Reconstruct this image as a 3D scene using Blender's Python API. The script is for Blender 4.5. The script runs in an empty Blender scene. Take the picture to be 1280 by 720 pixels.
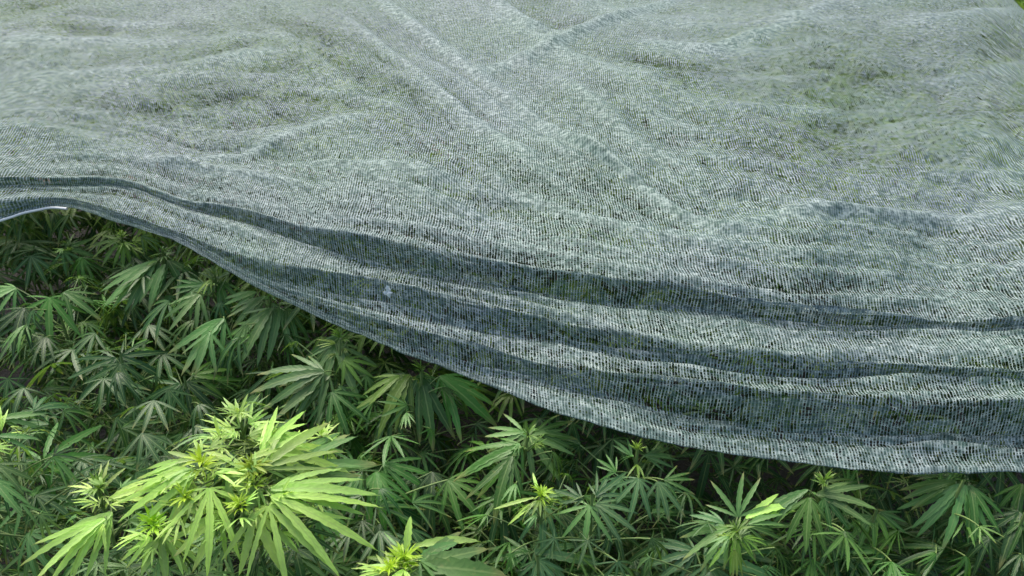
import bpy, bmesh, math, random
import numpy as np
from mathutils import Vector, Matrix, noise
R = math.radians
S = bpy.context.scene
COL = S.collection

# ------------------------------------------------------------------ camera
CAM = Vector((0, 0, 1.70)); PITCH = R(28); FPX = 1229.0
cd = bpy.data.cameras.new('camera'); cam = bpy.data.objects.new('camera', cd); COL.objects.link(cam)
cam.location = CAM; cam.rotation_euler = (math.pi/2 - PITCH, 0, 0)
cd.sensor_width = 36; cd.lens = 36*FPX/1280; cd.clip_start = .02; cd.clip_end = 500
S.camera = cam

# ------------------------------------------------------------------ light
SUN_EL, SUN_AZ = 58, -30          # azimuth from +Y (ahead of the camera), positive to the right
w = bpy.data.worlds.new('World'); S.world = w; w.use_nodes = True
nt = w.node_tree
sky = nt.nodes.new('ShaderNodeTexSky'); sky.sky_type = 'NISHITA'; sky.sun_disc = False
sky.sun_elevation = R(SUN_EL); sky.sun_rotation = R(SUN_AZ)
sky.air_density = 1.0; sky.dust_density = 5.0; sky.ozone_density = 1.0
nt.links.new(sky.outputs[0], nt.nodes['Background'].inputs[0])
nt.nodes['Background'].inputs[1].default_value = .15
sd = bpy.data.lights.new('sun', 'SUN'); sd.energy = 1.3; sd.angle = R(24); sd.color = (1, .96, .9)
so = bpy.data.objects.new('sun', sd); COL.objects.link(so)
sdir = Vector((math.sin(R(SUN_AZ))*math.cos(R(SUN_EL)), math.cos(R(SUN_AZ))*math.cos(R(SUN_EL)), math.sin(R(SUN_EL))))
so.rotation_euler = sdir.to_track_quat('Z', 'Y').to_euler()
S.view_settings.view_transform = 'Standard'; S.view_settings.look = 'None'
S.view_settings.exposure = 1.1; S.view_settings.gamma = 1
S.render.engine = 'CYCLES'; S.cycles.transparent_max_bounces = 24; S.cycles.max_bounces = 8

# ------------------------------------------------------------------ pixel <-> world (1280 x 720 photograph)
CP, SP = math.cos(PITCH), math.sin(PITCH)
def ray(px, py):
    a, b = (px-640)/FPX, (py-360)/FPX
    return Vector((a, CP - b*SP, -SP - b*CP))
def at(px, py, z):
    d = ray(px, py); return CAM + d*((z-CAM.z)/d.z)
def onplane(px, py, p, n):
    d = ray(px, py); return CAM + d*((p-CAM).dot(n)/d.dot(n))
def proj(p):
    q = p - CAM; dep = q.y*CP - q.z*SP
    return 640 + FPX*q.x/dep, 360 + FPX*(-q.y*SP - q.z*CP)/dep

# ------------------------------------------------------------------ materials
def mat(name):
    m = bpy.data.materials.new(name); m.use_nodes = True
    t = m.node_tree
    for n in list(t.nodes): t.nodes.remove(n)
    return m, t
class NB:
    def __init__(s, t): s.t = t
    def n(s, typ, **kw):
        o = s.t.nodes.new(typ)
        for k, v in kw.items(): setattr(o, k, v)
        return o
    def link(s, v, sock):
        if hasattr(v, 'is_output'): s.t.links.new(v, sock)
        elif v is not None: sock.default_value = v
    def math(s, op, a, b=None, c=None, clamp=False):
        o = s.n('ShaderNodeMath', operation=op, use_clamp=clamp)
        for i, v in enumerate((a, b, c)):
            if v is not None: s.link(v, o.inputs[i])
        return o.outputs[0]
    def mix(s, f, a, b, typ='RGBA', blend='MIX'):
        o = s.n('ShaderNodeMix', data_type=typ)
        if typ == 'RGBA':
            o.blend_type = blend; ia, ib, oo = 6, 7, 2
        else: ia, ib, oo = 2, 3, 0
        s.link(f, o.inputs[0]); s.link(a, o.inputs[ia]); s.link(b, o.inputs[ib]); return o.outputs[oo]
    def noise(s, vec, scale, detail=2, rough=.5, dim='3D'):
        o = s.n('ShaderNodeTexNoise', noise_dimensions=dim)
        if vec is not None: s.link(vec, o.inputs['Vector'])
        o.inputs['Scale'].default_value = scale; o.inputs['Detail'].default_value = detail; o.inputs['Roughness'].default_value = rough
        return o.outputs['Fac']
    def ramp(s, v, a, b, lo=0., hi=1.):
        o = s.n('ShaderNodeMapRange'); o.interpolation_type = 'SMOOTHSTEP'
        s.link(v, o.inputs[0]); 
        for i, x in enumerate((a, b, lo, hi)): o.inputs[i+1].default_value = x
        return o.outputs[0]

def leaf_material():
    m, t = mat('hemp_leaf'); b = NB(t)
    oi = b.n('ShaderNodeObjectInfo'); uv = b.n('ShaderNodeUVMap', uv_map='UVMap'); geo = b.n('ShaderNodeNewGeometry')
    sep = b.n('ShaderNodeSeparateXYZ'); t.links.new(uv.outputs[0], sep.inputs[0])
    u, v = sep.outputs[0], sep.outputs[1]
    off = b.math('ABSOLUTE', b.math('SUBTRACT', u, .5))
    rib = b.ramp(off, .015, .10, 1., 0.)
    vein = b.n('ShaderNodeMath', operation='SINE')       # side veins slanting to the tip
    t.links.new(b.math('MULTIPLY', b.math('ADD', v, b.math('MULTIPLY', off, -.22)), 75.), vein.inputs[0])
    veinf = b.math('MULTIPLY', b.ramp(vein.outputs[0], .55, 1.), .12)
    tc = b.n('ShaderNodeTexCoord')
    n1 = b.noise(geo.outputs['Position'], 28, 3); n2 = b.noise(geo.outputs['Position'], 220, 2)
    n3 = b.noise(geo.outputs['Position'], 9, 2)
    col = oi.outputs['Color']
    val = b.math('ADD', b.math('ADD', b.math('MULTIPLY', oi.outputs['Random'], .55), b.math('MULTIPLY', n1, .6)), b.math('ADD', .28, b.math('MULTIPLY', n2, .25)))
    hs = b.n('ShaderNodeHueSaturation'); t.links.new(col, hs.inputs['Color'])
    rr = b.math('FRACT', b.math('MULTIPLY', oi.outputs['Random'], 17.3))
    t.links.new(b.math('ADD', .475, b.math('ADD', b.math('MULTIPLY', rr, .03), b.math('MULTIPLY', n3, .025))), hs.inputs['Hue'])
    t.links.new(b.math('ADD', .94, b.math('MULTIPLY', n3, .25)), hs.inputs['Saturation'])
    t.links.new(val, hs.inputs['Value'])
    c = hs.outputs[0]
    c = b.mix(b.math('MULTIPLY', b.math('ADD', rib, veinf, clamp=True), .4), c, (.30, .42, .14, 1))
    old = b.math('MULTIPLY', b.ramp(v, .72, 1.), b.ramp(b.math('FRACT', b.math('MULTIPLY', oi.outputs['Random'], 91.7)), .72, .8))
    spot = b.math('MULTIPLY', b.ramp(b.noise(geo.outputs['Position'], 95, 2), .66, .74), .35)
    c = b.mix(b.math('MULTIPLY', b.math('ADD', old, spot, clamp=True), .6), c, (.30, .27, .09, 1))
    # undersides are paler and duller
    c = b.mix(b.math('MULTIPLY', geo.outputs['Backfacing'], .35), c, (.13, .21, .09, 1))
    p = b.n('ShaderNodeBsdfPrincipled'); b.link(c, p.inputs['Base Color']); p.inputs['Roughness'].default_value = .46
    p.inputs['Specular IOR Level'].default_value = .42
    bmp = b.n('ShaderNodeBump'); bmp.inputs['Strength'].default_value = .15; bmp.inputs['Distance'].default_value = .001
    b.link(b.math('ADD', b.math('MULTIPLY', vein.outputs[0], .5), n2), bmp.inputs['Height']); t.links.new(bmp.outputs[0], p.inputs['Normal'])
    tr = b.n('ShaderNodeBsdfTranslucent')
    b.link(b.mix(1., c, (1.5, 1.45, .55, 1), blend='MULTIPLY'), tr.inputs[0])
    ms = b.n('ShaderNodeMixShader'); ms.inputs[0].default_value = .36
    t.links.new(p.outputs[0], ms.inputs[1]); t.links.new(tr.outputs[0], ms.inputs[2])
    o = b.n('ShaderNodeOutputMaterial'); t.links.new(ms.outputs[0], o.inputs[0])
    return m

def stem_material():
    m, t = mat('hemp_stem'); b = NB(t); geo = b.n('ShaderNodeNewGeometry'); oi = b.n('ShaderNodeObjectInfo')
    n1 = b.noise(geo.outputs['Position'], 30, 3); n2 = b.noise(geo.outputs['Position'], 300, 2)
    c = b.mix(n1, (.08, .15, .035, 1), (.17, .25, .07, 1)); c = b.mix(b.math('MULTIPLY', b.ramp(n2, .55, .75), .5), c, (.20, .13, .07, 1))
    p = b.n('ShaderNodeBsdfPrincipled'); b.link(c, p.inputs['Base Color']); p.inputs['Roughness'].default_value = .6
    o = b.n('ShaderNodeOutputMaterial'); t.links.new(p.outputs[0], o.inputs[0]); return m

def soil_material():
    m, t = mat('soil'); b = NB(t); geo = b.n('ShaderNodeNewGeometry')
    n1 = b.noise(geo.outputs['Position'], 6, 6, .65); n2 = b.noise(geo.outputs['Position'], 60, 4, .7)
    c = b.mix(n1, (.022, .018, .011, 1), (.05, .038, .024, 1)); c = b.mix(b.ramp(n2, .5, .7), c, (.09, .08, .045, 1))
    p = b.n('ShaderNodeBsdfPrincipled'); b.link(c, p.inputs['Base Color']); p.inputs['Roughness'].default_value = .9
    bmp = b.n('ShaderNodeBump'); bmp.inputs['Strength'].default_value = .8; bmp.inputs['Distance'].default_value = .03
    b.link(b.math('ADD', n1, b.math('MULTIPLY', n2, .4)), bmp.inputs['Height']); t.links.new(bmp.outputs[0], p.inputs['Normal'])
    o = b.n('ShaderNodeOutputMaterial'); t.links.new(p.outputs[0], o.inputs[0]); return m

def net_material():
    """knitted shade cloth: warp ribs with random ladder holes between them (UV in metres along the cloth)"""
    m, t = mat('shade_net'); b = NB(t)
    uv = b.n('ShaderNodeUVMap', uv_map='UVMap'); geo = b.n('ShaderNodeNewGeometry')
    wob = b.n('ShaderNodeTexNoise', noise_dimensions='2D'); t.links.new(uv.outputs[0], wob.inputs['Vector']); wob.inputs['Scale'].default_value = 14; wob.inputs['Detail'].default_value = 2
    va = b.n('ShaderNodeVectorMath', operation='MULTIPLY_ADD'); t.links.new(wob.outputs['Color'], va.inputs[0]); va.inputs[1].default_value = (.010, .010, 0); t.links.new(uv.outputs[0], va.inputs[2])
    sep = b.n('ShaderNodeSeparateXYZ'); t.links.new(va.outputs[0], sep.inputs[0])
    U, V = sep.outputs[0], sep.outputs[1]
    PU, PV = .0047, .0037
    cu = b.math('DIVIDE', U, PU); cvv = b.math('DIVIDE', V, PV)
    fu, fv = b.math('FRACT', cu), b.math('FRACT', cvv)
    iu, iv = b.math('FLOOR', cu), b.math('FLOOR', cvv)
    def wn(x, y):
        cx = b.n('ShaderNodeCombineXYZ'); b.link(x, cx.inputs[0]); b.link(y, cx.inputs[1])
        o = b.n('ShaderNodeTexWhiteNoise', noise_dimensions='2D'); t.links.new(cx.outputs[0], o.inputs['Vector']); return o.outputs['Value']
    r1 = wn(iu, iv); r2 = wn(b.math('ADD', iu, 31.7), iv)
    r3 = wn(b.math('FLOOR', b.math('DIVIDE', U, .016)), b.math('FLOOR', b.math('DIVIDE', V, .009)))
    n_l = b.noise(uv.outputs[0], 70, 3, .6, '2D')
    # half-opening of the hole in each cell
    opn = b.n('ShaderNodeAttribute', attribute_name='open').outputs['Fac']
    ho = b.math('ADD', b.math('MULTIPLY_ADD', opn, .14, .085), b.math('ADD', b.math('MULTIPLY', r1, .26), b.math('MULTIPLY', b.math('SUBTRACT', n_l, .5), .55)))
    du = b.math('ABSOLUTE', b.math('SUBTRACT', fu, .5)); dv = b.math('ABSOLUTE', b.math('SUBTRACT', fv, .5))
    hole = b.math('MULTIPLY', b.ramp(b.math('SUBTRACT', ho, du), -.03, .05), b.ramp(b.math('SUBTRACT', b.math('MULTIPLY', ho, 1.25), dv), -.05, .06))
    tone = b.math('ADD', b.math('ADD', b.math('MULTIPLY', r2, .42), b.math('MULTIPLY', r3, .22)), b.math('ADD', b.math('MULTIPLY', b.ramp(du, .2, .46), .32), b.math('MULTIPLY', b.math('SUBTRACT', n_l, .45), 1.0)))
    n_b = b.noise(uv.outputs[0], 2.2, 3, .6, '2D')
    cA = b.mix(b.ramp(n_b, .35, .65), (.112, .208, .155, 1), (.140, .212, .200, 1))
    c = b.mix(b.ramp(tone, .12, .9), b.mix(.6, cA, (.04, .08, .075, 1)), b.mix(.35, cA, (.76, .84, .83, 1)))
    # uneven yarn: slubs drawn out along the rows, and dust
    mp = b.n('ShaderNodeMapping'); t.links.new(uv.outputs[0], mp.inputs[0]); mp.inputs['Scale'].default_value = (60, 130, 1)
    slub = b.noise(mp.outputs[0], 1., 3, .65, '2D')
    c = b.mix(1., c, b.mix(b.ramp(slub, .32, .68), (.66, .70, .70, 1), (1.18, 1.17, 1.16, 1)), blend='MULTIPLY')
    p = b.n('ShaderNodeBsdfPrincipled'); b.link(c, p.inputs['Base Color']); p.inputs['Roughness'].default_value = .65
    p.inputs['Specular IOR Level'].default_value = .3
    bmp = b.n('ShaderNodeBump'); bmp.inputs['Strength'].default_value = .25; bmp.inputs['Distance'].default_value = .002
    b.link(b.math('ADD', b.math('MULTIPLY', b.math('SINE', b.math('MULTIPLY', cu, 6.2832)), .5), r1), bmp.inputs['Height']); t.links.new(bmp.outputs[0], p.inputs['Normal'])
    tr = b.n('ShaderNodeBsdfTranslucent'); b.link(c, tr.inputs[0])
    m1 = b.n('ShaderNodeMixShader'); m1.inputs[0].default_value = .32; t.links.new(p.outputs[0], m1.inputs[1]); t.links.new(tr.outputs[0], m1.inputs[2])
    tp = b.n('ShaderNodeBsdfTransparent')
    m2 = b.n('ShaderNodeMixShader'); b.link(hole, m2.inputs[0]); t.links.new(m1.outputs[0], m2.inputs[1]); t.links.new(tp.outputs[0], m2.inputs[2])
    o = b.n('ShaderNodeOutputMaterial'); t.links.new(m2.outputs[0], o.inputs[0]); return m

def plain(name, col, rough=.6):
    m, t = mat(name); b = NB(t); geo = b.n('ShaderNodeNewGeometry')
    n1 = b.noise(geo.outputs['Position'], 400, 3)
    p = b.n('ShaderNodeBsdfPrincipled'); b.link(b.mix(n1, tuple(x*.7 for x in col)+(1,), tuple(min(1, x*1.2) for x in col)+(1,)), p.inputs['Base Color']); p.inputs['Roughness'].default_value = rough
    o = b.n('ShaderNodeOutputMaterial'); t.links.new(p.outputs[0], o.inputs[0]); return m

M_LEAF, M_STEM, M_SOIL, M_NET = leaf_material(), stem_material(), soil_material(), net_material()
M_CORD = plain('hem_cord', (.72, .74, .70), .5); M_FLUFF = plain('white_fluff', (.6, .66, .66), .8)

# ------------------------------------------------------------------ helpers
def link(name, mesh, parent=None, matl=None, smooth=True):
    o = bpy.data.objects.new(name, mesh); COL.objects.link(o)
    if parent is not None: o.parent = parent
    if matl is not None and len(mesh.materials) == 0: mesh.materials.append(matl)
    return o
def tag(o, label=None, cat=None, group=None, kind=None):
    for k, v in (('label', label), ('category', cat), ('group', group), ('kind', kind)):
        if v: o[k] = v
def pymesh(name, verts, faces, uvs=None, smooth=True):
    me = bpy.data.meshes.new(name); me.from_pydata([tuple(v) for v in verts], [], faces)
    if uvs is not None:
        l = me.uv_layers.new(name='UVMap'); idx = np.zeros(len(me.loops), np.int32); me.loops.foreach_get('vertex_index', idx)
        l.data.foreach_set('uv', np.asarray(uvs, np.float32)[idx].ravel())
    if smooth: me.polygons.foreach_set('use_smooth', [True]*len(me.polygons))
    me.update(); return me

# ------------------------------------------------------------------ ground
g = 40
nv = 60
gv = [((i/nv-.5)*g*2, (j/nv)*g*2-12, .03*noise.noise((i*.9, j*.9, 0))) for j in range(nv+1) for i in range(nv+1)]
gf = [(j*(nv+1)+i, j*(nv+1)+i+1, (j+1)*(nv+1)+i+1, (j+1)*(nv+1)+i) for j in range(nv) for i in range(nv)]
go = link('ground', pymesh('ground', gv, gf), None, M_SOIL); tag(go, kind='structure')

# ------------------------------------------------------------------ shade net
# feature lines across the cloth (heights read off the photograph, column by column), then real heights
XC = [-260, -100, 0, 80, 150, 230, 300, 400, 500, 600, 700, 850, 1000, 1150, 1280, 1400, 1540]
FEAT = [ # line, y at each column, slope of the cloth running up to it from the line below (None: the first)
 ('E',  [335,300,275,258,279,307,348,397,439,478,517,557,580,592,589,582,570], None),
 ('A',  [330,296,271,255,275,304,344,390,432,468,485,528,546,550,552,545,533], 0.35),
 ('B',  [328,294,269,254,273,303,343,388,428,461,480,522,538,545,548,541,529], .10),
 ('C',  [325,291,266,253,271,300,340,378,408,434,456,475,494,500,502,495,483], 9.),
 ('D2', [321,287,262,251,268,297,334,360,386,412,430,450,466,470,475,468,456], 0.16),
 ('D',  [311,277,253,248,264,291,318,338,358,380,402,433,449,455,460,453,441], 5.),
 ('F',  [290,257,235,236,236,263,281,313,337,358,375,391,410,412,416,409,397], 0.2),
 ('G',  [286,253,231,232,232,258,277,309,332,354,371,386,400,406,411,404,392], .10),
 ('H',  [276,243,221,224,226,251,261,286,302,326,339,354,384,396,402,395,383], 40.),
 ('I',  [246,215,196,198,200,220,230,252,268,290,302,316,342,352,358,350,338], 0.2),
]
ZE = [.85,.85,.85,.85,.85,.845,.84,.825,.815,.808,.803,.80,.80,.80,.80,.80,.80]
def cr(xs, ys, x):      # cubic through the columns
    xs = np.asarray(xs, float); ys = np.asarray(ys, float)
    d = np.gradient(ys, xs); i = np.clip(np.searchsorted(xs, x)-1, 0, len(xs)-2)
    h = xs[i+1]-xs[i]; t = (x-xs[i])/h
    return (2*t**3-3*t**2+1)*ys[i]+(t**3-2*t**2+t)*h*d[i]+(-2*t**3+3*t**2)*ys[i+1]+(t**3-t**2)*h*d[i+1]
def sstep(a, b, x): t = np.clip((x-a)/(b-a), 0, 1); return t*t*(3-2*t)
NX = 560
xs = np.linspace(-255, 1535, NX)
ze = cr(XC, ZE, xs)
amp = .35+.75*sstep(150, 800, xs)
feaY, feaZ = [], []
def tanv(y): b = (y-360)/FPX; return (SP+b*CP)/(CP-b*SP)
for nme, ys, sl in FEAT:
    y = cr(XC, ys, xs)
    if feaY: y = np.minimum(y, feaY[-1]-1.)
    y = y + (1.5+3*amp)*np.array([noise.noise((x*.012, len(feaY)*3.7, .5)) for x in xs])*(sl is not None)
    if sl is None: y = y + np.array([2.2*noise.noise((x*.021, 8.8, .5))+1.3*noise.noise((x*.06, 9.8, .5)) for x in xs])
    tn = tanv(y)
    if nme == 'A': sl = 3 - 2.65*sstep(350, 650, xs)
    if nme == 'B': sl = 4 - 3.9*sstep(350, 650, xs)
    if nme == 'D2': sl = 2 - 1.84*sstep(300, 480, xs)
    if sl is None: z_ = ze; dd = (CAM.z-z_)/tn
    else:
        d1 = (CAM.z - z_ + sl*dd)/(tn + sl); z_ = CAM.z - d1*tn; dd = d1
    feaY.append(y); feaZ.append(z_.copy())
feaY.insert(0, feaY[0]+6); feaZ.insert(0, ze-.03)      # hem turned under
# top of the cloth: rows from the last pleat up to the far edge
yI, zI = feaY[-1], feaZ[-1]
yB = -62 + 88*sstep(1200, 1310, xs) + 60*sstep(1310, 1500, xs)
TOP = [0.12, .3, .5, .7, .85, 1.0]
for f in TOP:
    y = yI + (yB-yI)*f
    feaY.append(y); feaZ.append(zI + (1.03-zI)*math.sin(min(1, f*1.15)*math.pi/2))
# far side falls away to the ground behind the crop
feaY.append(yB); feaZ.append(feaZ[-1]-.25)
feaY, feaZ = np.array(feaY), np.array(feaZ)
NR = len(feaY)
# interpolate along each column
sub = [3, 9, 5, 11, 10, 10, 12, 4, 11, 12] + [14, 26, 28, 26, 20, 18] + [8]
tt = []
for i, k in enumerate(sub): tt += [i + j/k for j in range(k)]
tt.append(NR-1.)
tt = np.array(tt)
def colspline(F):
    k = np.arange(NR); i = np.clip(np.floor(tt).astype(int), 0, NR-2); t = (tt-i)[:, None]
    d = np.gradient(F, axis=0)*.45; d[10:] /= .55
    d[NR-2] = F[NR-2]-F[NR-3]
    return (2*t**3-3*t**2+1)*F[i]+(t**3-2*t**2+t)*d[i]+(-2*t**3+3*t**2)*F[i+1]+(t**3-t**2)*d[i+1]
PY, PZ = colspline(feaY), colspline(feaZ)
PX = np.tile(xs, (len(tt), 1))
istop = sstep(9.3, 11.2, tt)[:, None]*(1-sstep(15.6, 16., tt))[:, None]   # weight of the open top
pleat = (sstep(.9, 1.8, tt)*(1-sstep(9.2, 11., tt)))[:, None]

def seg_ridge(pts, amp_, wid, skew=.35):
    """a crease along a polyline of the photograph: raised line with one steep side"""
    out = np.zeros_like(PX); best = np.full_like(PX, 1e9); sgn = np.zeros_like(PX); fade = np.zeros_like(PX)
    L = [0.]
    for a, b_ in zip(pts[:-1], pts[1:]): L.append(L[-1]+math.dist(a, b_))
    for k, (a, b_) in enumerate(zip(pts[:-1], pts[1:])):
        ax, ay = a; dx, dy = b_[0]-ax, b_[1]-ay; l2 = dx*dx+dy*dy
        t = np.clip(((PX-ax)*dx+(PY-ay)*dy)/l2, 0, 1)
        ex, ey = PX-ax-t*dx, PY-ay-t*dy; d = np.hypot(ex, ey); s = np.sign(dx*ey-dy*ex)
        u = (L[k]+t*math.sqrt(l2))/L[-1]; mk = d < best
        best = np.where(mk, d, best); sgn = np.where(mk, s, sgn); fade = np.where(mk, np.sin(np.pi*np.clip(u*.92+.04, 0, 1))**.6, fade)
    q = best/np.where(sgn > 0, wid*(1+skew), wid*(1-skew))
    return amp_*fade*np.exp(-q*q)
CREASE = [
 ([(455,-20),(540,45),(620,105),(700,165),(780,215),(860,270),(960,305)], .022, 9),
 ([(420,10),(520,90),(600,150),(690,220)], .010, 8),
 ([(570,70),(680,155),(740,200),(830,240)], -.018, 12),
 ([(600,80),(680,60),(760,25),(850,-10)], .022, 8),
 ([(640,50),(700,32),(760,20)], -.018, 9),
 ([(600,-10),(660,30),(720,45)], .016, 7),
 ([(740,-10),(800,10),(860,5)], -.02, 10),
 ([(780,70),(840,85),(910,88)], -.022, 10),
 ([(800,55),(880,62),(960,40),(1040,10)], .016, 9),
 ([(460,148),(380,165),(300,190),(200,207),(110,205)], .016, 8),
 ([(220,160),(300,150),(380,138),(440,135)], -.018, 12),
 ([(330,105),(380,115),(430,125)], -.014, 8),
 ([(250,90),(320,70),(360,65)], .012, 10),
 ([(20,42),(80,36),(150,40)], -.012, 6), ([(90,26),(160,26),(220,28)], .008, 5), ([(0,75),(45,78),(90,72)], -.012, 6),
 ([(70,128),(90,124),(110,122)], -.010, 4),
 ([(440,215),(500,235),(580,262),(660,285)], .012, 7), ([(490,150),(540,185),(600,220)], -.010, 7),
 ([(330,200),(380,220),(440,250)], -.010, 7), ([(250,215),(330,240),(420,268),(520,290)], .007, 6),
 ([(700,90),(740,130),(800,175),(880,215)], .010, 8), ([(760,110),(820,165),(900,205)], -.012, 9),
 ([(560,190),(640,235),(740,275),(850,305)], .008, 7), ([(740,225),(800,255),(860,285)], -.012, 8),
 ([(860,300),(980,275),(1080,270),(1180,268),(1300,262)], .012, 10), ([(900,290),(1000,288),(1150,283),(1300,280)], -.009, 8),
 ([(760,300),(900,318),(1050,335),(1250,352)], .008, 7), ([(620,285),(760,318),(900,335),(1100,355)], -.007, 6),
 ([(1020,150),(1060,135),(1110,150)], -.010, 16), ([(960,180),(1010,175),(1060,185)], -.010, 14), ([(1100,80),(1150,90),(1190,120)], -.008, 16),
]
W = np.zeros_like(PX)
WO = np.zeros_like(PX)       # gathering of the knit along the creases
for pts, a_, wd in CREASE:
    W += seg_ridge(pts, a_*(.8 if a_ > 0 else .4), wd*.7, 0.); WO += seg_ridge(pts, a_*(1.6 if a_ > 0 else .5), wd*.6)
# finer pull lines that fan out from the upper middle and swing round to follow the hem
rl = random.Random(9)
for k in range(58):
    x, y = rl.uniform(-60, 1150), rl.uniform(-30, 290); pts = [(x, y)]
    for q in range(rl.randint(4, 8)):
        hem = np.interp(x, XC, FEAT[-1][1]); nr_ = math.exp(-max(0, hem-y)/110)
        hs_ = (np.interp(x+40, XC, FEAT[-1][1])-np.interp(x-40, XC, FEAT[-1][1]))/80
        fan = math.radians(40*math.exp(-((x-640-(y-130)*1.1)/230)**2) - 14*math.exp(-((x-250)/190)**2) - 10*math.exp(-((x-1050)/170)**2))
        an = math.atan(hs_)*nr_ + fan*(1-nr_); st = rl.uniform(30, 46); x += st*math.cos(an); y += st*math.sin(an); pts.append((x, y))
    am, wi = rl.choice((.0085, .012, .0065, -.006)), rl.uniform(3.2, 5.5); sr = seg_ridge(pts, am, wi); W += .6*sr; WO += sr*1.2
# cloth lying on leaf tips: soft lumps and fine puckers; fine streaks along the hanging pleats
N1 = np.zeros_like(PX); N2 = np.zeros_like(PX); N3 = np.zeros_like(PX); N4 = np.zeros_like(PX); N5 = np.zeros_like(PX); N6 = np.zeros_like(PX); N7 = np.zeros_like(PX); N8 = np.zeros_like(PX); N9 = np.zeros_like(PX)
for r in range(PX.shape[0]):
    for c in range(NX):
        x, y = PX[r, c], PY[r, c]
        N1[r, c] = noise.noise((x*.0055, y*.011, 3.1)); N2[r, c] = noise.noise((x*.022+y*.012, y*.050-x*.01, 7.7))
        N3[r, c] = noise.noise((x*.011, tt[r]*2.6, 1.3))
        N8[r, c] = noise.noise((x*.0045, tt[r]*2.1+x*.003, 11.3)) + .7*noise.noise((x*.006, tt[r]*4.4-x*.004, 12.3))
        N9[r, c] = noise.noise((x*.0040, (y-yI[c])*.075, 13.3)) + .6*noise.noise((x*.006, (y-yI[c])*.16, 14.3))
        q1, q2 = y*.83-x*.55, y*.55+x*.83; q3, q4 = y*.98-x*.17, x*.98+y*.17; q5, q6 = y*.96+x*.26, x*.96-y*.26
        N5[r, c] = noise.noise((q1*.055, q2*.006, 2.2)) + .6*noise.noise((q1*.13, q2*.011, 4.2))
        N6[r, c] = noise.noise((q3*.060, q4*.006, 5.2)) + .6*noise.noise((q3*.14, q4*.012, 6.2))
        N7[r, c] = noise.noise((q5*.060, q6*.007, 8.2)) + .6*noise.noise((q5*.14, q6*.013, 3.4)); N4[r, c] = noise.noise((x*.06, y*.11, 9.2))
wc = np.exp(-(((PX-640)-(PY-150)*1.1)/260)**2); wl = (1-sstep(300, 480, PX))*(1-wc); wr = 1-np.clip(wc+wl, 0, 1)
patchy = .35+1.1*np.clip(N1+.45, 0, 1)
# tight parallel pleats: sharp crests, rounded hollows, wandering and dying out along the hem
ph = tt[:, None]*1.9 + .9*np.array([noise.noise((x*.0035, 5.5, 21.)) for x in xs])[None, :] + .35*N3
PL = (1-2*np.abs(np.sin(np.pi*ph)))*np.clip(.55+1.1*N1+.5*N3, .1, 1.2)
near = np.exp(-(np.clip(yI[None, :]-PY, 0, None)/75)**2)
streak = patchy*(wc*N5 + .75*wr*N6 + .85*wl*N7)*(1-near) + near*N9
LIFT = istop*(W + .036*N1 + .006*N2 + .004*N4 + .017*streak*(1-.35*near)) + pleat*((.0040*N3 + .0070*N8 + .0068*PL)*amp[None, :] + .0014*N4)
# how far the knit is pulled open: slack risers and cloth stretched over the crowns open up, gathered crests close
riser = np.zeros((len(tt), 1))
for c_, a_ in ((3.5, .5), (5.5, .4), (8.5, .45)): riser[:, 0] += a_*np.exp(-((tt-c_)/.42)**2)
def hump(x, y, rx, ry): return np.exp(-((PX-x)/rx)**2-((PY-y)/ry)**2)
crown = .9*hump(340, 90, 150, 80)+1.1*hump(1050, 130, 200, 110)+.6*hump(700, 250, 130, 45)+.7*hump(60, 10, 120, 45)+.6*hump(560, 130, 110, 60)+.5*hump(180, 150, 100, 40)
OPEN = pleat*(riser*(.4+.6*amp[None, :]) - .7*np.clip(N8, -.6, 1) - .75*PL) + istop*(np.minimum(.85*crown, .7) - 90*np.clip(WO, -.005, .022) - .85*np.clip(streak, -.7, 1) + .25*N1)
# the cloth turns down at the far right
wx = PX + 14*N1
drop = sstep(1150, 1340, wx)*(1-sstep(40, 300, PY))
OPEN = OPEN + .7*drop  # knit opened further to darken this band, standing in for its shade
PZ = PZ - .05*drop
P = np.zeros(PX.shape+(3,))
a = (PX-640)/FPX; b_ = (PY-360)/FPX
d = np.stack([a, CP-b_*SP, -SP-b_*CP], -1)
tz = (PZ-CAM.z)/d[..., 2]
P = np.array(CAM)[None, None]+d*tz[..., None]
P[..., 2] += LIFT
# last rows hang down steeply instead of running off along the sight line
back0 = int(np.argmax(tt >= 16.0))
nb = len(tt)-back0
for j in range(back0, len(tt)):
    f = (j-back0)/(nb-1)
    P[j] = P[back0-1]; P[j, :, 1] += .02+.16*f; P[j, :, 2] -= .75*f**1.3
# hem tucks under: hangs a little behind the edge line
k0 = int(np.argmax(tt >= 1.0))
for j in range(k0):
    f = 1 - j/k0
    P[j] = P[k0]; P[j, :, 1] += .030*f; P[j, :, 2] -= .010*f
# cloth coordinates in metres
ref = 20
uu = np.concatenate([[0], np.cumsum(np.linalg.norm(np.diff(P[ref], axis=0), axis=1))])
uu2 = np.concatenate([[0], np.cumsum(np.linalg.norm(np.diff(P[int(np.argmax(tt >= 13))], axis=0), axis=1))])
vv = np.concatenate([np.zeros((1, NX)), np.cumsum(np.linalg.norm(np.diff(P, axis=0), axis=2), axis=0)])
UVU = P[..., 0]
UV = np.stack([UVU, np.repeat(vv.mean(1, keepdims=True), NX, 1)*.6+vv*.4], -1)
nr = len(tt)
faces = [(r*NX+c, r*NX+c+1, (r+1)*NX+c+1, (r+1)*NX+c) for r in range(nr-1) for c in range(NX-1)]
net_root = bpy.data.objects.new('shade_net', None); COL.objects.link(net_root)
net_root.location = (0, 1.6, 0)
tag(net_root, 'large pale grey green shade net draped over the hemp crop with pleated front edge', 'shade net')
inv = Matrix.Translation((0, -1.6, 0))
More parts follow.
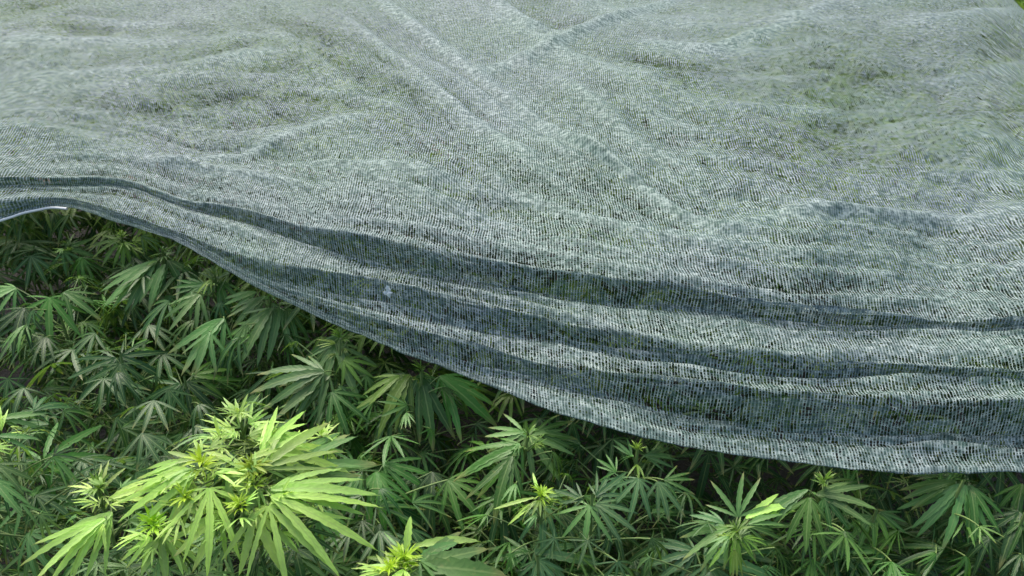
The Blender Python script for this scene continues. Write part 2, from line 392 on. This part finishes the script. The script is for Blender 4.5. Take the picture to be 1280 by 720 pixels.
def net_child(name, me, m):
    o = link(name, me, net_root, m); o.matrix_parent_inverse = inv; return o
net_me = pymesh('netting', P.reshape(-1, 3), faces, UV.reshape(-1, 2))
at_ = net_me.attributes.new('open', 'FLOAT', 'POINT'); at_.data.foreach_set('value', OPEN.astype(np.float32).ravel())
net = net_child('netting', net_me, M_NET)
def tube(path, rad, seg=6, taper=1.):
    V, F = [], []
    n = len(path)
    for i, p in enumerate(path):
        t = (path[min(i+1, n-1)]-path[max(i-1, 0)])
        if t.length < 1e-9: t = Vector((0, 0, 1))
        t.normalize(); q = t.orthogonal().normalized() if i == 0 else (q - t*q.dot(t)).normalized()
        s_ = t.cross(q); r_ = rad*(1+(taper-1)*i/(n-1))
        for k in range(seg):
            A = 2*math.pi*k/seg; V.append(p+(q*math.cos(A)+s_*math.sin(A))*r_)
    for i in range(n-1):
        for k in range(seg): F.append((i*seg+k, i*seg+(k+1) % seg, (i+1)*seg+(k+1) % seg, (i+1)*seg+k))
    return V, F
edge = [Vector(P[k0, c]) + Vector((0, -.004, -.001)) for c in range(0, NX, 2)]
left_e = [v for v in edge if proj(v)[0] < 86]
V, F = tube(left_e, .003)
net_child('hem_cord', pymesh('hem_cord', V, F), M_CORD)
# pale fluff caught on the cloth
rng = random.Random(4)
c0 = int(np.argmin(abs(xs-485))); r0 = int(np.argmin(abs(PY[:, c0]-368)+100*(np.abs(tt-6.5) > 3)))
fc = Vector(P[r0, c0]) + Vector((0, -.006, .004))
bm = bmesh.new()
for k in range(7):
    r_ = bmesh.ops.create_icosphere(bm, subdivisions=1, radius=.0055*rng.uniform(.5, 1.1))
    o_ = Vector((rng.gauss(0, .005), rng.gauss(0, .003), rng.gauss(0, .006)))
    for v in r_['verts']: v.co = Vector((v.co.x, v.co.y*.35, v.co.z))*(1+rng.gauss(0, .25))*.85 + fc + o_
fm = bpy.data.meshes.new('fluff'); bm.to_mesh(fm); bm.free()
net_child('fluff', fm, M_FLUFF)

# lookups: net height above a point, lower edge line in the picture
GX0, GX1, GY0, GY1, GN = -2.2, 3.2, .8, 6.5, 220
HZ = np.full((GN, GN), np.inf)
ii = ((P[:back0, :, 0]-GX0)/(GX1-GX0)*GN).astype(int); jj = ((P[:back0, :, 1]-GY0)/(GY1-GY0)*GN).astype(int)
ok = (ii >= 0) & (ii < GN) & (jj >= 0) & (jj < GN)
np.minimum.at(HZ, (ii[ok], jj[ok]), P[:back0, :, 2][ok])
for _ in range(3):
    Z2 = HZ.copy()
    for sx, sy in ((1,0),(-1,0),(0,1),(0,-1)): Z2 = np.minimum(Z2, np.where(np.isinf(HZ), np.roll(HZ, (sx, sy), (0, 1)), HZ))
    HZ = Z2
def net_z(p):
    i = int((p.x-GX0)/(GX1-GX0)*GN); j = int((p.y-GY0)/(GY1-GY0)*GN)
    return HZ[i, j] if 0 <= i < GN and 0 <= j < GN else np.inf
Ey = [f[1] for f in FEAT if f[0] == 'E'][0]
def clear(p, marg=.03):
    z = net_z(p)
    if z < np.inf: return p.z < z - marg
    x, y = proj(p); return y > np.interp(x, XC, Ey) + 10

# ------------------------------------------------------------------ hemp leaves
def leaf_geo(n, spread, droop, width, fold, seed, K=13, teeth=True):
    rg = random.Random(seed); V, F, U = [], [], []
    half = n//2
    lens = [1, .93, .74, .46, .30]
    for k in range(-half, half+1):
        j = abs(k); L = lens[j]*rg.uniform(.92, 1.06); ang = R(spread)*k*(1+.10*j) + R(rg.uniform(-5, 5))
        dr = droop*rg.uniform(.75, 1.3); W_ = width*(1-.10*j)*rg.uniform(.88, 1.1); bend = rg.uniform(-.10, .10)
        tw = rg.uniform(-.35, .35)
        base = len(V); ca, sa = math.cos(ang), math.sin(ang)
        for s in range(K+1):
            t = s/K
            wd = W_*L*2.05*(t+.02)**.72*(1-t)**.80
            if s == K: wd = 0
            for e, sd_ in ((-1, 0.), (0, .5), (1, 1.)):
                ww = wd*(1 + ((.16 if s % 2 else -.10) if teeth and e else 0))
                x = e*ww + bend*L*t*t; y = L*t*(1-.10*dr*t) - (.03*L if (teeth and e and s % 2) else 0)
                z = -dr*L*t*t*(1-.25*t)*1.0 + fold*ww*abs(e) + tw*e*ww*t + .10*L*t*(1-t)
                X = x*ca + y*sa; Y = -x*sa + y*ca
                V.append((X, Y, z - .05*j*(t))); U.append((sd_, t))
        for s in range(K):
            q = base+s*3
            F += [(q, q+1, q+4, q+3), (q+1, q+2, q+5, q+4)]
    return V, F, U
LEAF = {}
def leaf_mesh(n, spread, droop, seed, width=.085):
    key = (n, spread, droop, seed, width)
    if key not in LEAF:
        V, F, U = leaf_geo(n, spread, droop, width, .32, hash(str(key).encode()) % 9973 if False else int(n*131+spread*17+droop*991+seed*7919+width*5000))
        me = pymesh('leaf', V, F, U); me.materials.append(M_LEAF); LEAF[key] = me
    return LEAF[key]

COLR = {'m': (.070, .172, .032), 'd': (.031, .090, .021), 'b': (.074, .160, .058), 'p': (.122, .245, .074),  # 'd': leaves standing in shade, the shade put into their green
        'y': (.40, .60, .15), 'yy': (.31, .48, .05), 's': (.13, .24, .035)}  # 'y': young pale green, with the front plant's sunlight put into it
def frame(P_, axis, nrm, L):
    a_ = axis.normalized(); n_ = (nrm - a_*nrm.dot(a_)).normalized(); s_ = a_.cross(n_)
    m = Matrix((s_, a_, n_)).transposed().to_4x4()
    return Matrix.Translation(P_) @ m @ Matrix.Scale(L, 4)
TOCAM = lambda p: (CAM-p).normalized()
UP = Vector((0, 0, 1))

def shoot_geo(rg, n=10, size=.03):
    """tight cluster of young leaflets at a growing tip"""
    V, F, U = [], [], []
    for k in range(n):
        az = k*2.4+rg.uniform(-.3, .3); el = R(rg.uniform(25, 85)) if k < n*.7 else R(rg.uniform(0, 35))
        L = size*rg.uniform(.55, 1.25); v, f, u = leaf_geo(rg.choice((1, 3, 3)), 28, rg.uniform(.05, .5), .11, .5, rg.randint(0, 999), K=5)
        ax = Vector((math.cos(az)*math.cos(el), math.sin(az)*math.cos(el), math.sin(el)))
        nr_ = Vector((-math.cos(az)*math.sin(el), -math.sin(az)*math.sin(el), math.cos(el)))
        m = frame(Vector((0, 0, rg.uniform(-.3, .3)*size)) + ax*.002, ax, nr_, L); b0 = len(V)
        V += [m @ Vector(q) for q in v]; U += u; F += [tuple(i+b0 for i in q) for q in f]
    return V, F, U

NLEAF = [0]
def make_plant(label, apex, z, heroes=(), shoots=(), fill=16, fz=.34, col='m', seed=1, lean=(0, 0), size=(.04, .10), group=True, fspread=(.05, .19)):
    rg = random.Random(seed)
    top = at(apex[0], apex[1], z)
    base = Vector((top.x+lean[0], top.y+lean[1]+.02, 0))
    root = bpy.data.objects.new('hemp_plant', None); COL.objects.link(root); root.location = base
    root.empty_display_size = .1
    tag(root, label, 'plant', 'hemp plants growing at the net edge')
    T = Matrix.Translation(-base)
    SV, SF = [], []
    def add(V, F):
        b0 = len(SV); SV.extend([v-base for v in V]); SF.extend([tuple(i+b0 for i in f) for f in F])
    bend = Vector((rg.uniform(-.02, .02), rg.uniform(-.02, .02), 0))
    def spt(h):     # point of the main stem at height h
        f = max(0, min(1, h/top.z)); return base.lerp(top, f) + bend*math.sin(f*math.pi)*1.5
    add(*tube([spt(top.z*i/10) for i in range(11)], .0065, 6, .35))
    def petiole(hub, rad=.0014):
        dh = math.hypot(hub.x-top.x, hub.y-top.y)
        h0 = min(top.z-.004, hub.z - .02 - .40*dh); s0 = spt(max(.05, h0))
        mid = s0.lerp(hub, .55) + Vector((0, 0, .006+.03*dh))
        pts = [s0.lerp(mid, t).lerp(mid.lerp(hub, t), t) for t in [i/6 for i in range(7)]]
        add(*tube(pts, rad*(1.5 if dh > .12 else 1), 5, .75))
    def put_leaf(hub, axis, nrm, L, n, spread, droop, cc, sd_, width=.085, pet=True):
        o = bpy.data.objects.new('leaf', leaf_mesh(n, spread, droop, sd_, width)); COL.objects.link(o)
        o.parent = root; o.matrix_local = T @ frame(hub, axis, nrm, L)
        v = rg.uniform(.82, 1.18); c_ = COLR[cc]; o.color = (c_[0]*v, c_[1]*v, c_[2]*v, 1); NLEAF[0] += 1
        if pet: petiole(hub)
        return o
    for h in heroes:
        hx, hy, tx, ty = h[:4]; k = h[4] if len(h) > 4 else {}
        hz = k.get('z', z-.02); hub = at(hx, hy, hz); wv = k.get('w', .45)
        nrm = (UP*(1-wv)+TOCAM(hub)*wv).normalized(); tip = onplane(tx, ty, hub, nrm)
        ax = tip-hub; L = ax.length
        put_leaf(hub, ax, nrm, L, k.get('n', 7), k.get('sp', 30), k.get('dr', .28), k.get('c', col), k.get('s', rg.randint(0, 3)), k.get('wd', .085))
    for s in shoots:
        sx, sy = s[:2]; k = s[2] if len(s) > 2 else {}
        p_ = at(sx, sy, k.get('z', z)); V, F, U = shoot_geo(rg, k.get('n', 10), k.get('size', .028))
        o = link('shoot_tip', pymesh('shoot_tip', [v for v in V], F, U), root, M_LEAF); o.location = p_-base
        c_ = COLR[k.get('c', 'yy')]; o.color = (*c_, 1); petiole(p_, .0022)
        az_ = rg.uniform(0, 6)
        for q in range(k.get('crown', 6)):
            az_ += 2.4; el = R(rg.uniform(-25, 50)); out = Vector((math.cos(az_), math.sin(az_), 0)); ax = out*math.cos(el)+UP*math.sin(el)
            hub = p_ - UP*(.004+.006*q) + ax*rg.uniform(.006, .018); L = k.get('size', .028)*rg.uniform(1.0, 2.1)
            if clear(hub, .01) and clear(hub+ax*L, .01):
                put_leaf(hub, ax, UP*math.cos(el)-out*math.sin(el), L, rg.choice((3, 5, 5)), rg.choice((16, 22)), rg.choice((.12, .28, .5)), 'y' if col == 'p' else ('p' if rg.random() < .5 else 's'), rg.randint(0, 3), .075)
    fill = int(fill*3.5); made = 0; az = rg.uniform(0, 6)
    for tr in range(fill*3):
        if made >= fill: break
        f = (made+rg.random())/fill; h = z - .02 - fz*f
        az += math.pi if made % 2 else 1.45+rg.uniform(-.5, .5)
        rad = rg.uniform(*fspread)*(0.5+.7*f); s_ = spt(h-.05)
        out = Vector((math.cos(az), math.sin(az), 0)); hub = Vector((s_.x, s_.y, h)) + out*rad + Vector((0, 0, rg.uniform(-.02, .02)))
        ax = (out + Vector((rg.uniform(-.4, .4), rg.uniform(-.4, .4), 0)) - UP*rg.uniform(-.15, .95)).normalized()
        L = rg.uniform(*size)*(.75+.4*f)
        if not (clear(hub) and clear(hub+ax*L) and clear(hub+ax*L*.5+UP*.01)): continue
        n_ = rg.choice((5, 7, 7, 7, 9)); made += 1
        put_leaf(hub, ax, UP+out*.3+Vector((rg.gauss(0, .3), rg.gauss(0, .3), 0)), L, n_, rg.choice((14, 18, 24, 30)), rg.choice((.05, .12, .28, .5, .75)), col if rg.random() < .8 else 'd', rg.randint(0, 3), .07)
    link('stem', pymesh('stem', SV, SF), root, M_STEM)
    return root

def H(hx, hy, tx, ty, **k): return (hx, hy, tx, ty, k)
# --- the bright plant in front
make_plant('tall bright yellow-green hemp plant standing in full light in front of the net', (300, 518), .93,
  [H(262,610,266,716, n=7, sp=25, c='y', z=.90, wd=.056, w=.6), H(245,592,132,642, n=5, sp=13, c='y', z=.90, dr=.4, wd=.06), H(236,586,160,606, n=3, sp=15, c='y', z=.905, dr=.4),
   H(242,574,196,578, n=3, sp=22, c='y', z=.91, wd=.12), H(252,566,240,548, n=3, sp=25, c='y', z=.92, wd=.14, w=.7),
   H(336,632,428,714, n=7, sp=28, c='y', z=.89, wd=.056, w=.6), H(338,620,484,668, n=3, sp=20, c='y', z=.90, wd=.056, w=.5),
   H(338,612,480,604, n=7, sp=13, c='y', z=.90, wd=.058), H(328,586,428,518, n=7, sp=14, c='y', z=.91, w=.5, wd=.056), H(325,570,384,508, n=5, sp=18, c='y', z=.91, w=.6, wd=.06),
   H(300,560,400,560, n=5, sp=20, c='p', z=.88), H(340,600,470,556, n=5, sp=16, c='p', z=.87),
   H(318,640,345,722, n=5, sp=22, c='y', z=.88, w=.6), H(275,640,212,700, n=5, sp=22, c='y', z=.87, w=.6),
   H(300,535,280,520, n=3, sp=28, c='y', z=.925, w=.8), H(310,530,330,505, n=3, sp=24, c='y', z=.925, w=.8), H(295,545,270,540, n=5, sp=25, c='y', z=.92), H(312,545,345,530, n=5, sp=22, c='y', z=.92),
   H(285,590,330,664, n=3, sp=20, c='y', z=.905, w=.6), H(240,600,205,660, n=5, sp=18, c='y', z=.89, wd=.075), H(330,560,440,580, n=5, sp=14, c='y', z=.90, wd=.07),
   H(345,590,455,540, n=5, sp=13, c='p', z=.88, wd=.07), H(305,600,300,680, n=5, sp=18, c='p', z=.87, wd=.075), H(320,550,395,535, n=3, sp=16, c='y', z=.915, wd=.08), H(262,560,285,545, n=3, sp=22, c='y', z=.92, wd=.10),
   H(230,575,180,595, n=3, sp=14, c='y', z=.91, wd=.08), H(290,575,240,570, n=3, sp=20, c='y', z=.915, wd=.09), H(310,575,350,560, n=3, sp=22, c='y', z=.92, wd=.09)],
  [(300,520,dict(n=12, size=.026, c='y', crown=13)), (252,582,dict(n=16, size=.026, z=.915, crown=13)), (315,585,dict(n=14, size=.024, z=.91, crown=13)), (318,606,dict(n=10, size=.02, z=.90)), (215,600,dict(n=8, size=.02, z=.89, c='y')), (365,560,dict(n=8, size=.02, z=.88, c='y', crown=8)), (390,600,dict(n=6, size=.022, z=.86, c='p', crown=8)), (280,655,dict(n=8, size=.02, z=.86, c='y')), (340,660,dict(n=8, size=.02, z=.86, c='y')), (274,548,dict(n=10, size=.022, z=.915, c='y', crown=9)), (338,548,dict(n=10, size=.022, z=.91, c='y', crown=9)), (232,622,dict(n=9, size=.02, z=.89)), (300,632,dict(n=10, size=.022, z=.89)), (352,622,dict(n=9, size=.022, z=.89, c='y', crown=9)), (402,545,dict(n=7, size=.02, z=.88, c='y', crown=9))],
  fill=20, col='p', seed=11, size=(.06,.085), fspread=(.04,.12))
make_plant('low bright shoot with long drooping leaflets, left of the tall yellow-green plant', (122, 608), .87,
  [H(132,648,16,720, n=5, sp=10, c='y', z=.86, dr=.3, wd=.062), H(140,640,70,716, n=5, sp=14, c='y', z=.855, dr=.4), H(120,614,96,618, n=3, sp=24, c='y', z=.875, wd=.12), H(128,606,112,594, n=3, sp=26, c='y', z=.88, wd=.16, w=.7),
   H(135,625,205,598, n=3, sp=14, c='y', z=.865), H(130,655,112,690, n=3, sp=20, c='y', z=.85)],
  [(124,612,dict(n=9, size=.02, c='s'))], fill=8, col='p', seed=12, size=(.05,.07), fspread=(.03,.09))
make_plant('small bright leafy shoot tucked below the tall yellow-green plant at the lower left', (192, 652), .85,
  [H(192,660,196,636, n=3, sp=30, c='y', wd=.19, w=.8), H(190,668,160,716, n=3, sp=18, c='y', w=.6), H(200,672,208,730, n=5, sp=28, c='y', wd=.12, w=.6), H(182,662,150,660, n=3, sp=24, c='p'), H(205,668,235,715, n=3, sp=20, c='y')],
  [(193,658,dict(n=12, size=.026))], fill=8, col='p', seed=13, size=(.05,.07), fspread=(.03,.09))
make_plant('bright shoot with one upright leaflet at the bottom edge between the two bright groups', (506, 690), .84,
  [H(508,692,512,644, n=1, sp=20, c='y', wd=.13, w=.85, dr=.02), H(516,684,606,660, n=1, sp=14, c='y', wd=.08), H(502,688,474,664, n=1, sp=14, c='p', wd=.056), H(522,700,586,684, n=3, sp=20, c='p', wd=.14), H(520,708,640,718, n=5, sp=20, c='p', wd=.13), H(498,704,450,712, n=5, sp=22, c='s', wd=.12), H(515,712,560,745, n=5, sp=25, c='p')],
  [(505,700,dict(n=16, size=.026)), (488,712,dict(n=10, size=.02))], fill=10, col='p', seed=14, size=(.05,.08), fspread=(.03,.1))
make_plant('pale leaved hemp plant cut by the left edge of the picture', (-8, 520), .85,
  [H(-4,524,64,518, n=5, sp=9, c='p'), H(-6,580,36,610, n=5, sp=16, c='p', z=.84), H(-8,600,24,650, n=5, sp=18, c='p', z=.83), H(-6,545,52,545, n=3, sp=12, c='p', z=.84), H(-10,560,20,560, n=5, sp=18, c='y', z=.85)],
  [(-4,526,dict(n=9, size=.022, c='y'))], fill=14, col='p', seed=15)
# --- plants in the shade of the net, left
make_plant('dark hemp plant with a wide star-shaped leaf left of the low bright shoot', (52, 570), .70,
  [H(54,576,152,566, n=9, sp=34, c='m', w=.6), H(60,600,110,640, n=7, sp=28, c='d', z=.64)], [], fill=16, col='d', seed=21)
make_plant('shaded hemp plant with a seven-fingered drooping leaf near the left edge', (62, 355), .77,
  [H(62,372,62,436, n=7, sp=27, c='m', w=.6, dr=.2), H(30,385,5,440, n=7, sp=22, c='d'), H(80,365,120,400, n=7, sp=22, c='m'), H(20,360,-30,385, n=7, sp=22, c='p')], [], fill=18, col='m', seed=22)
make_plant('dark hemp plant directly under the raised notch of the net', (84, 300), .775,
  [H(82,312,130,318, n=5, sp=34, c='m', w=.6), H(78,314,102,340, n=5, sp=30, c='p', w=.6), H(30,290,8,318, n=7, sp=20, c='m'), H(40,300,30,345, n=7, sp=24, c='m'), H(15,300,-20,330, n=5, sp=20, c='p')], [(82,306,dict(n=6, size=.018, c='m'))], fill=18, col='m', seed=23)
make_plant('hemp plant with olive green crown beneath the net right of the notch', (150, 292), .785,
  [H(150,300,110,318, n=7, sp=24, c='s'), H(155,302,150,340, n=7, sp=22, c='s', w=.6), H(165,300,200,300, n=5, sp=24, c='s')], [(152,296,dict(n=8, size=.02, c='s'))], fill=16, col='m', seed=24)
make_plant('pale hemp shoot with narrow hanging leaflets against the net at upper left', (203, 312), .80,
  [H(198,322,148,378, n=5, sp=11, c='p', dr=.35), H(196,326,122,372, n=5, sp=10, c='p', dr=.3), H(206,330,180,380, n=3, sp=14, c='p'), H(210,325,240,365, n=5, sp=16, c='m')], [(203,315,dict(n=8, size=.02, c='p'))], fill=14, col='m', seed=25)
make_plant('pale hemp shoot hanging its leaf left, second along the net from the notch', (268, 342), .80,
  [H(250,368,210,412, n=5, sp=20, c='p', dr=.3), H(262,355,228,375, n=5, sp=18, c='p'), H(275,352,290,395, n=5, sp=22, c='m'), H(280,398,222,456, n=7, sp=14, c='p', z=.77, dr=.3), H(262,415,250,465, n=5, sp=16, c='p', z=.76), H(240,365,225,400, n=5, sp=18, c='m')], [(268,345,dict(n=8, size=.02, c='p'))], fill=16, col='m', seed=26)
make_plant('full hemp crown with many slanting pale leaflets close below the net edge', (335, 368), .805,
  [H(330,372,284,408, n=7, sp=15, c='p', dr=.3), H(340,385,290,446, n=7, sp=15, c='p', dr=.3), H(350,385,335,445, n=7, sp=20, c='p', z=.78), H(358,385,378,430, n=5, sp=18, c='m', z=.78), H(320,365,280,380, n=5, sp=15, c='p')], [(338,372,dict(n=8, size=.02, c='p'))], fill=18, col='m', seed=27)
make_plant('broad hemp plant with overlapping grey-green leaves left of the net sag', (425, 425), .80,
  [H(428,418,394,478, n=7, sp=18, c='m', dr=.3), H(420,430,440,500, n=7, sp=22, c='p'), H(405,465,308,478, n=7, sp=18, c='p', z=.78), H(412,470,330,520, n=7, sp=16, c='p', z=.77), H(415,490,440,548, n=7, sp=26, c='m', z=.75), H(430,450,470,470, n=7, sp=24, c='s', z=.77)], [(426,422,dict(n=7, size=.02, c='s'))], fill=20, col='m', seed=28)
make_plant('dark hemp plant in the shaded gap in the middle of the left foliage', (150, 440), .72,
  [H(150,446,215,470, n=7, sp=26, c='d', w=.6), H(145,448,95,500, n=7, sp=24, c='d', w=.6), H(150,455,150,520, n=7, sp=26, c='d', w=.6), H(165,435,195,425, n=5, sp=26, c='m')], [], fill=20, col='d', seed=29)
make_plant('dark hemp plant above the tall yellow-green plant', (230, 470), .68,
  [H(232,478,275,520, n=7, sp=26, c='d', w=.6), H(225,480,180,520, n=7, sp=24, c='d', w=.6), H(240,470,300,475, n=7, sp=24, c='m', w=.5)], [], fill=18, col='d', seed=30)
# --- middle
make_plant('hemp plant with long hanging leaves under the sagging middle of the net', (528, 462), .79,
  [H(525,468,546,566, n=7, sp=17, c='m', dr=.2, w=.6), H(512,468,462,535, n=7, sp=16, c='s', dr=.3), H(550,470,622,530, n=7, sp=16, c='m', dr=.3), H(500,470,455,500, n=5, sp=20, c='s')], [(526,464,dict(n=7, size=.02, c='s'))], fill=18, col='m', seed=31)
make_plant('hemp plant with a star of grey-green leaves just below the net, centre of picture', (660, 540), .785,
  [H(660,545,706,600, n=9, sp=28, c='p', w=.6), H(652,556,566,604, n=7, sp=16, c='m'), H(640,570,608,645, n=7, sp=16, c='m', dr=.3), H(655,540,600,545, n=5, sp=22, c='p', w=.6), H(670,540,730,545, n=5, sp=22, c='m', w=.6)], [(660,544,dict(n=6, size=.016, c='s'))], fill=18, col='m', seed=32)
make_plant('small yellow-green shoot tip with two thin pale leaflets, centre bottom', (676, 618), .765,
  [H(668,622,614,640, n=1, c='y', wd=.07), H(670,626,634,654, n=1, c='y', wd=.07), H(674,616,664,588, n=1, c='y', wd=.08, w=.8), H(682,622,720,615, n=3, sp=18, c='p'), H(680,630,670,690, n=7, sp=22, c='b', z=.72)], [(677,620,dict(n=14, size=.02))], fill=12, col='m', seed=33)
make_plant('hemp plant with a fan of pale fingers spread downwards right of the small shoot tip', (740, 618), .77,
  [H(736,632,730,694, n=7, sp=30, c='p', w=.6), H(745,620,790,590, n=7, sp=22, c='b', w=.6), H(728,625,690,610, n=5, sp=24, c='b', w=.6), H(745,630,800,660, n=7, sp=22, c='b', z=.75)], [], fill=16, col='b', seed=34)
make_plant('hemp plant showing its bare pale stem, below the net right of centre', (797, 560), .79,
  [H(798,598,785,655, n=7, sp=24, c='b', w=.6), H(822,602,842,655, n=5, sp=22, c='b', w=.6), H(770,590,745,570, n=5, sp=24, c='m', w=.6), H(790,570,770,545, n=3, sp=20, c='p', w=.7), H(805,570,850,572, n=5, sp=14, c='p'), H(830,600,875,600, n=5, sp=20, c='m')], [(797,562,dict(n=6, size=.018, c='s'))], fill=14, col='b', seed=35)
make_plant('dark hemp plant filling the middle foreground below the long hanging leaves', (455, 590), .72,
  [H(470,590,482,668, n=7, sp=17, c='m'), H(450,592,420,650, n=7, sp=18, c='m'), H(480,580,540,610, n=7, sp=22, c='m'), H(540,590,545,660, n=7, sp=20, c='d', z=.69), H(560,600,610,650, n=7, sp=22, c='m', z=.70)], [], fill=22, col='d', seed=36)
make_plant('blue-green low hemp plant at the bottom edge, centre', (672, 695), .70,
  [H(668,690,752,712, n=7, sp=22, c='b', w=.6), H(660,690,600,705, n=7, sp=22, c='m', w=.6), H(672,700,690,760, n=7, sp=25, c='b', w=.6)], [], fill=16, col='b', seed=37)
# --- right
make_plant('hemp plant with one upright five-fingered leaf against the dark gap under the net', (918, 650), .775,
  [H(922,646,920,584, n=5, sp=28, c='p', w=.85, dr=.05, wd=.08), H(932,648,1000,620, n=3, sp=10, c='y'), H(935,655,985,640, n=3, sp=14, c='p'), H(912,660,850,690, n=5, sp=20, c='p', w=.5), H(905,655,860,640, n=5, sp=18, c='b'), H(920,668,905,720, n=5, sp=20, c='s')], [(920,664,dict(n=10, size=.022, c='s'))], fill=14, col='b', seed=41)
make_plant('hemp plant with pale horizontal leaflets touching the net hem right of the upright leaf', (1032, 600), .80,
  [H(1020,618,1108,624, n=5, sp=15, c='p', dr=.2), H(1012,622,1000,690, n=5, sp=20, c='m', w=.6), H(1030,622,1045,670, n=5, sp=22, c='m', w=.6), H(1035,602,1070,596, n=3, sp=22, c='s'), H(1010,612,950,640, n=3, sp=10, c='p'), H(1028,604,1015,590, n=3, sp=26, c='s', w=.7)], [(1030,604,dict(n=9, size=.02, c='s'))], fill=14, col='m', seed=42)
make_plant('hemp plant with the largest drooping leaf, under the hem near the right edge', (1205, 600), .80,
  [H(1205,606,1188,698, n=7, sp=19, c='p', w=.75, wd=.08, dr=.12), H(1195,602,1122,616, n=3, sp=14, c='m'), H(1200,606,1132,664, n=3, sp=15, c='p', wd=.08, w=.7), H(1212,606,1232,680, n=5, sp=16, c='m', w=.55)], [], fill=14, col='m', seed=43)
make_plant('small dark hemp plant hanging a green leaf left of the largest drooping leaf', (1096, 636), .75,
  [H(1096,642,1094,692, n=5, sp=24, c='s', w=.6), H(1090,645,1050,680, n=7, sp=22, c='m', w=.6), H(1100,640,1130,668, n=5, sp=22, c='m', w=.6)], [], fill=16, col='m', seed=44)
make_plant('dark hemp plant cut by the right edge of the picture', (1282, 640), .77,
  [H(1278,605,1256,650, n=5, sp=16, c='m'), H(1275,640,1240,700, n=7, sp=22, c='d'), H(1280,650,1290,710, n=7, sp=22, c='m')], [], fill=16, col='d', seed=45)
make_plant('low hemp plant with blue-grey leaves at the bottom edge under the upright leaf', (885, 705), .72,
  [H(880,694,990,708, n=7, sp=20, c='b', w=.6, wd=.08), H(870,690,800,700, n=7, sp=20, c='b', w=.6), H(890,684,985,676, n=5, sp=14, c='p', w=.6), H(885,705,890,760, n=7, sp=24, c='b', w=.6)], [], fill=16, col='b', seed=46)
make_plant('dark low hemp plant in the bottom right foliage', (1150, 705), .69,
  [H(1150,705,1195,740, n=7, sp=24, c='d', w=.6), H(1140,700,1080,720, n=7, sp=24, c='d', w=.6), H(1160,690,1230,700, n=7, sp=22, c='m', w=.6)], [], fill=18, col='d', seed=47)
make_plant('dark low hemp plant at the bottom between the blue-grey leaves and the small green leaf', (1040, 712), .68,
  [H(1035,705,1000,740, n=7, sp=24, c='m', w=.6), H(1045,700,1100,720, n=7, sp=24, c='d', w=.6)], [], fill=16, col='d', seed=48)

# ------------------------------------------------------------------ uncountable foliage
def mass(name, label, cat, pts, colr, seed, K=5):
    rg = random.Random(seed); base = [leaf_geo(rg.choice((5, 7, 7, 9)), rg.choice((20, 27, 33)), rg.choice((.15, .35, .55)), .088, .3, 50+k, K, False) for k in range(6)]
    base = [(np.array(v), f, u) for v, f, u in base]
    VV, FF, UU = [], [], []; nv_ = 0
    for p_, L, tilt in pts:
        v, f, u = base[rg.randint(0, 5)]; az = rg.uniform(0, 6.283); out = Vector((math.cos(az), math.sin(az), 0))
        ax = (out - UP*rg.uniform(*tilt)).normalized(); m = np.array(frame(p_, ax, UP+out*.2, L))
        VV.append(v@m[:3, :3].T+m[:3, 3]); FF += [tuple(i+nv_ for i in q) for q in f]; UU += u; nv_ += len(v)
    o = link(name, pymesh(name, np.concatenate(VV).tolist(), FF, UU), None, M_LEAF); o.color = (*colr, 1)
    tag(o, label, cat, kind='stuff'); return o
rg = random.Random(77)
pts = []
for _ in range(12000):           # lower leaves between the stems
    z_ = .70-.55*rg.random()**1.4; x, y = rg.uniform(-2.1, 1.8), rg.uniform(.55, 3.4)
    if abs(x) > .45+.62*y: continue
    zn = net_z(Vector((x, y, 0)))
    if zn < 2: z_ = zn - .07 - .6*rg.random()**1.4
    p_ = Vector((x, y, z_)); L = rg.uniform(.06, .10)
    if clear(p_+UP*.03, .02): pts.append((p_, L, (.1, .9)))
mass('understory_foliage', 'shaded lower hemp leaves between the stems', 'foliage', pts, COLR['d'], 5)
pts = []
while len(pts) < 7000:          # the crop the cloth lies on
    x, y = rg.uniform(-2.1, 2.9), rg.uniform(1.1, 5.2); q = Vector((x, y, 0)); z_ = net_z(q)
    if z_ == np.inf: continue
    p_ = Vector((x, y, z_ - .022 - abs(rg.gauss(0, .06)))); L = rg.uniform(.06, .10)
    if not clear(p_): continue
    if y < 1.2+.2: continue
    xx, yy = proj(p_)
    if yy > np.interp(xx, XC, Ey)-25: continue
    if yy > np.interp(xx, XC, FEAT[-1][1])-15: p_.z -= .09      # stays clear of the pleats
    pts.append((p_, L, (.05, .5)))
mass('covered_crop', 'green hemp leaves showing through the shade net', 'foliage', pts, COLR['s'], 6)
pts = []
for _ in range(3500):           # greenery beyond the net
    x, y = rg.uniform(1, 8), rg.uniform(5.8, 12)
    pts.append((Vector((x, y, rg.uniform(.1, .95))), rg.uniform(.15, .3), (-.3, .7)))
mass('far_foliage', 'green foliage beyond the far edge of the net', 'foliage', pts, COLR['s'], 8)
print('leaves', NLEAF[0])
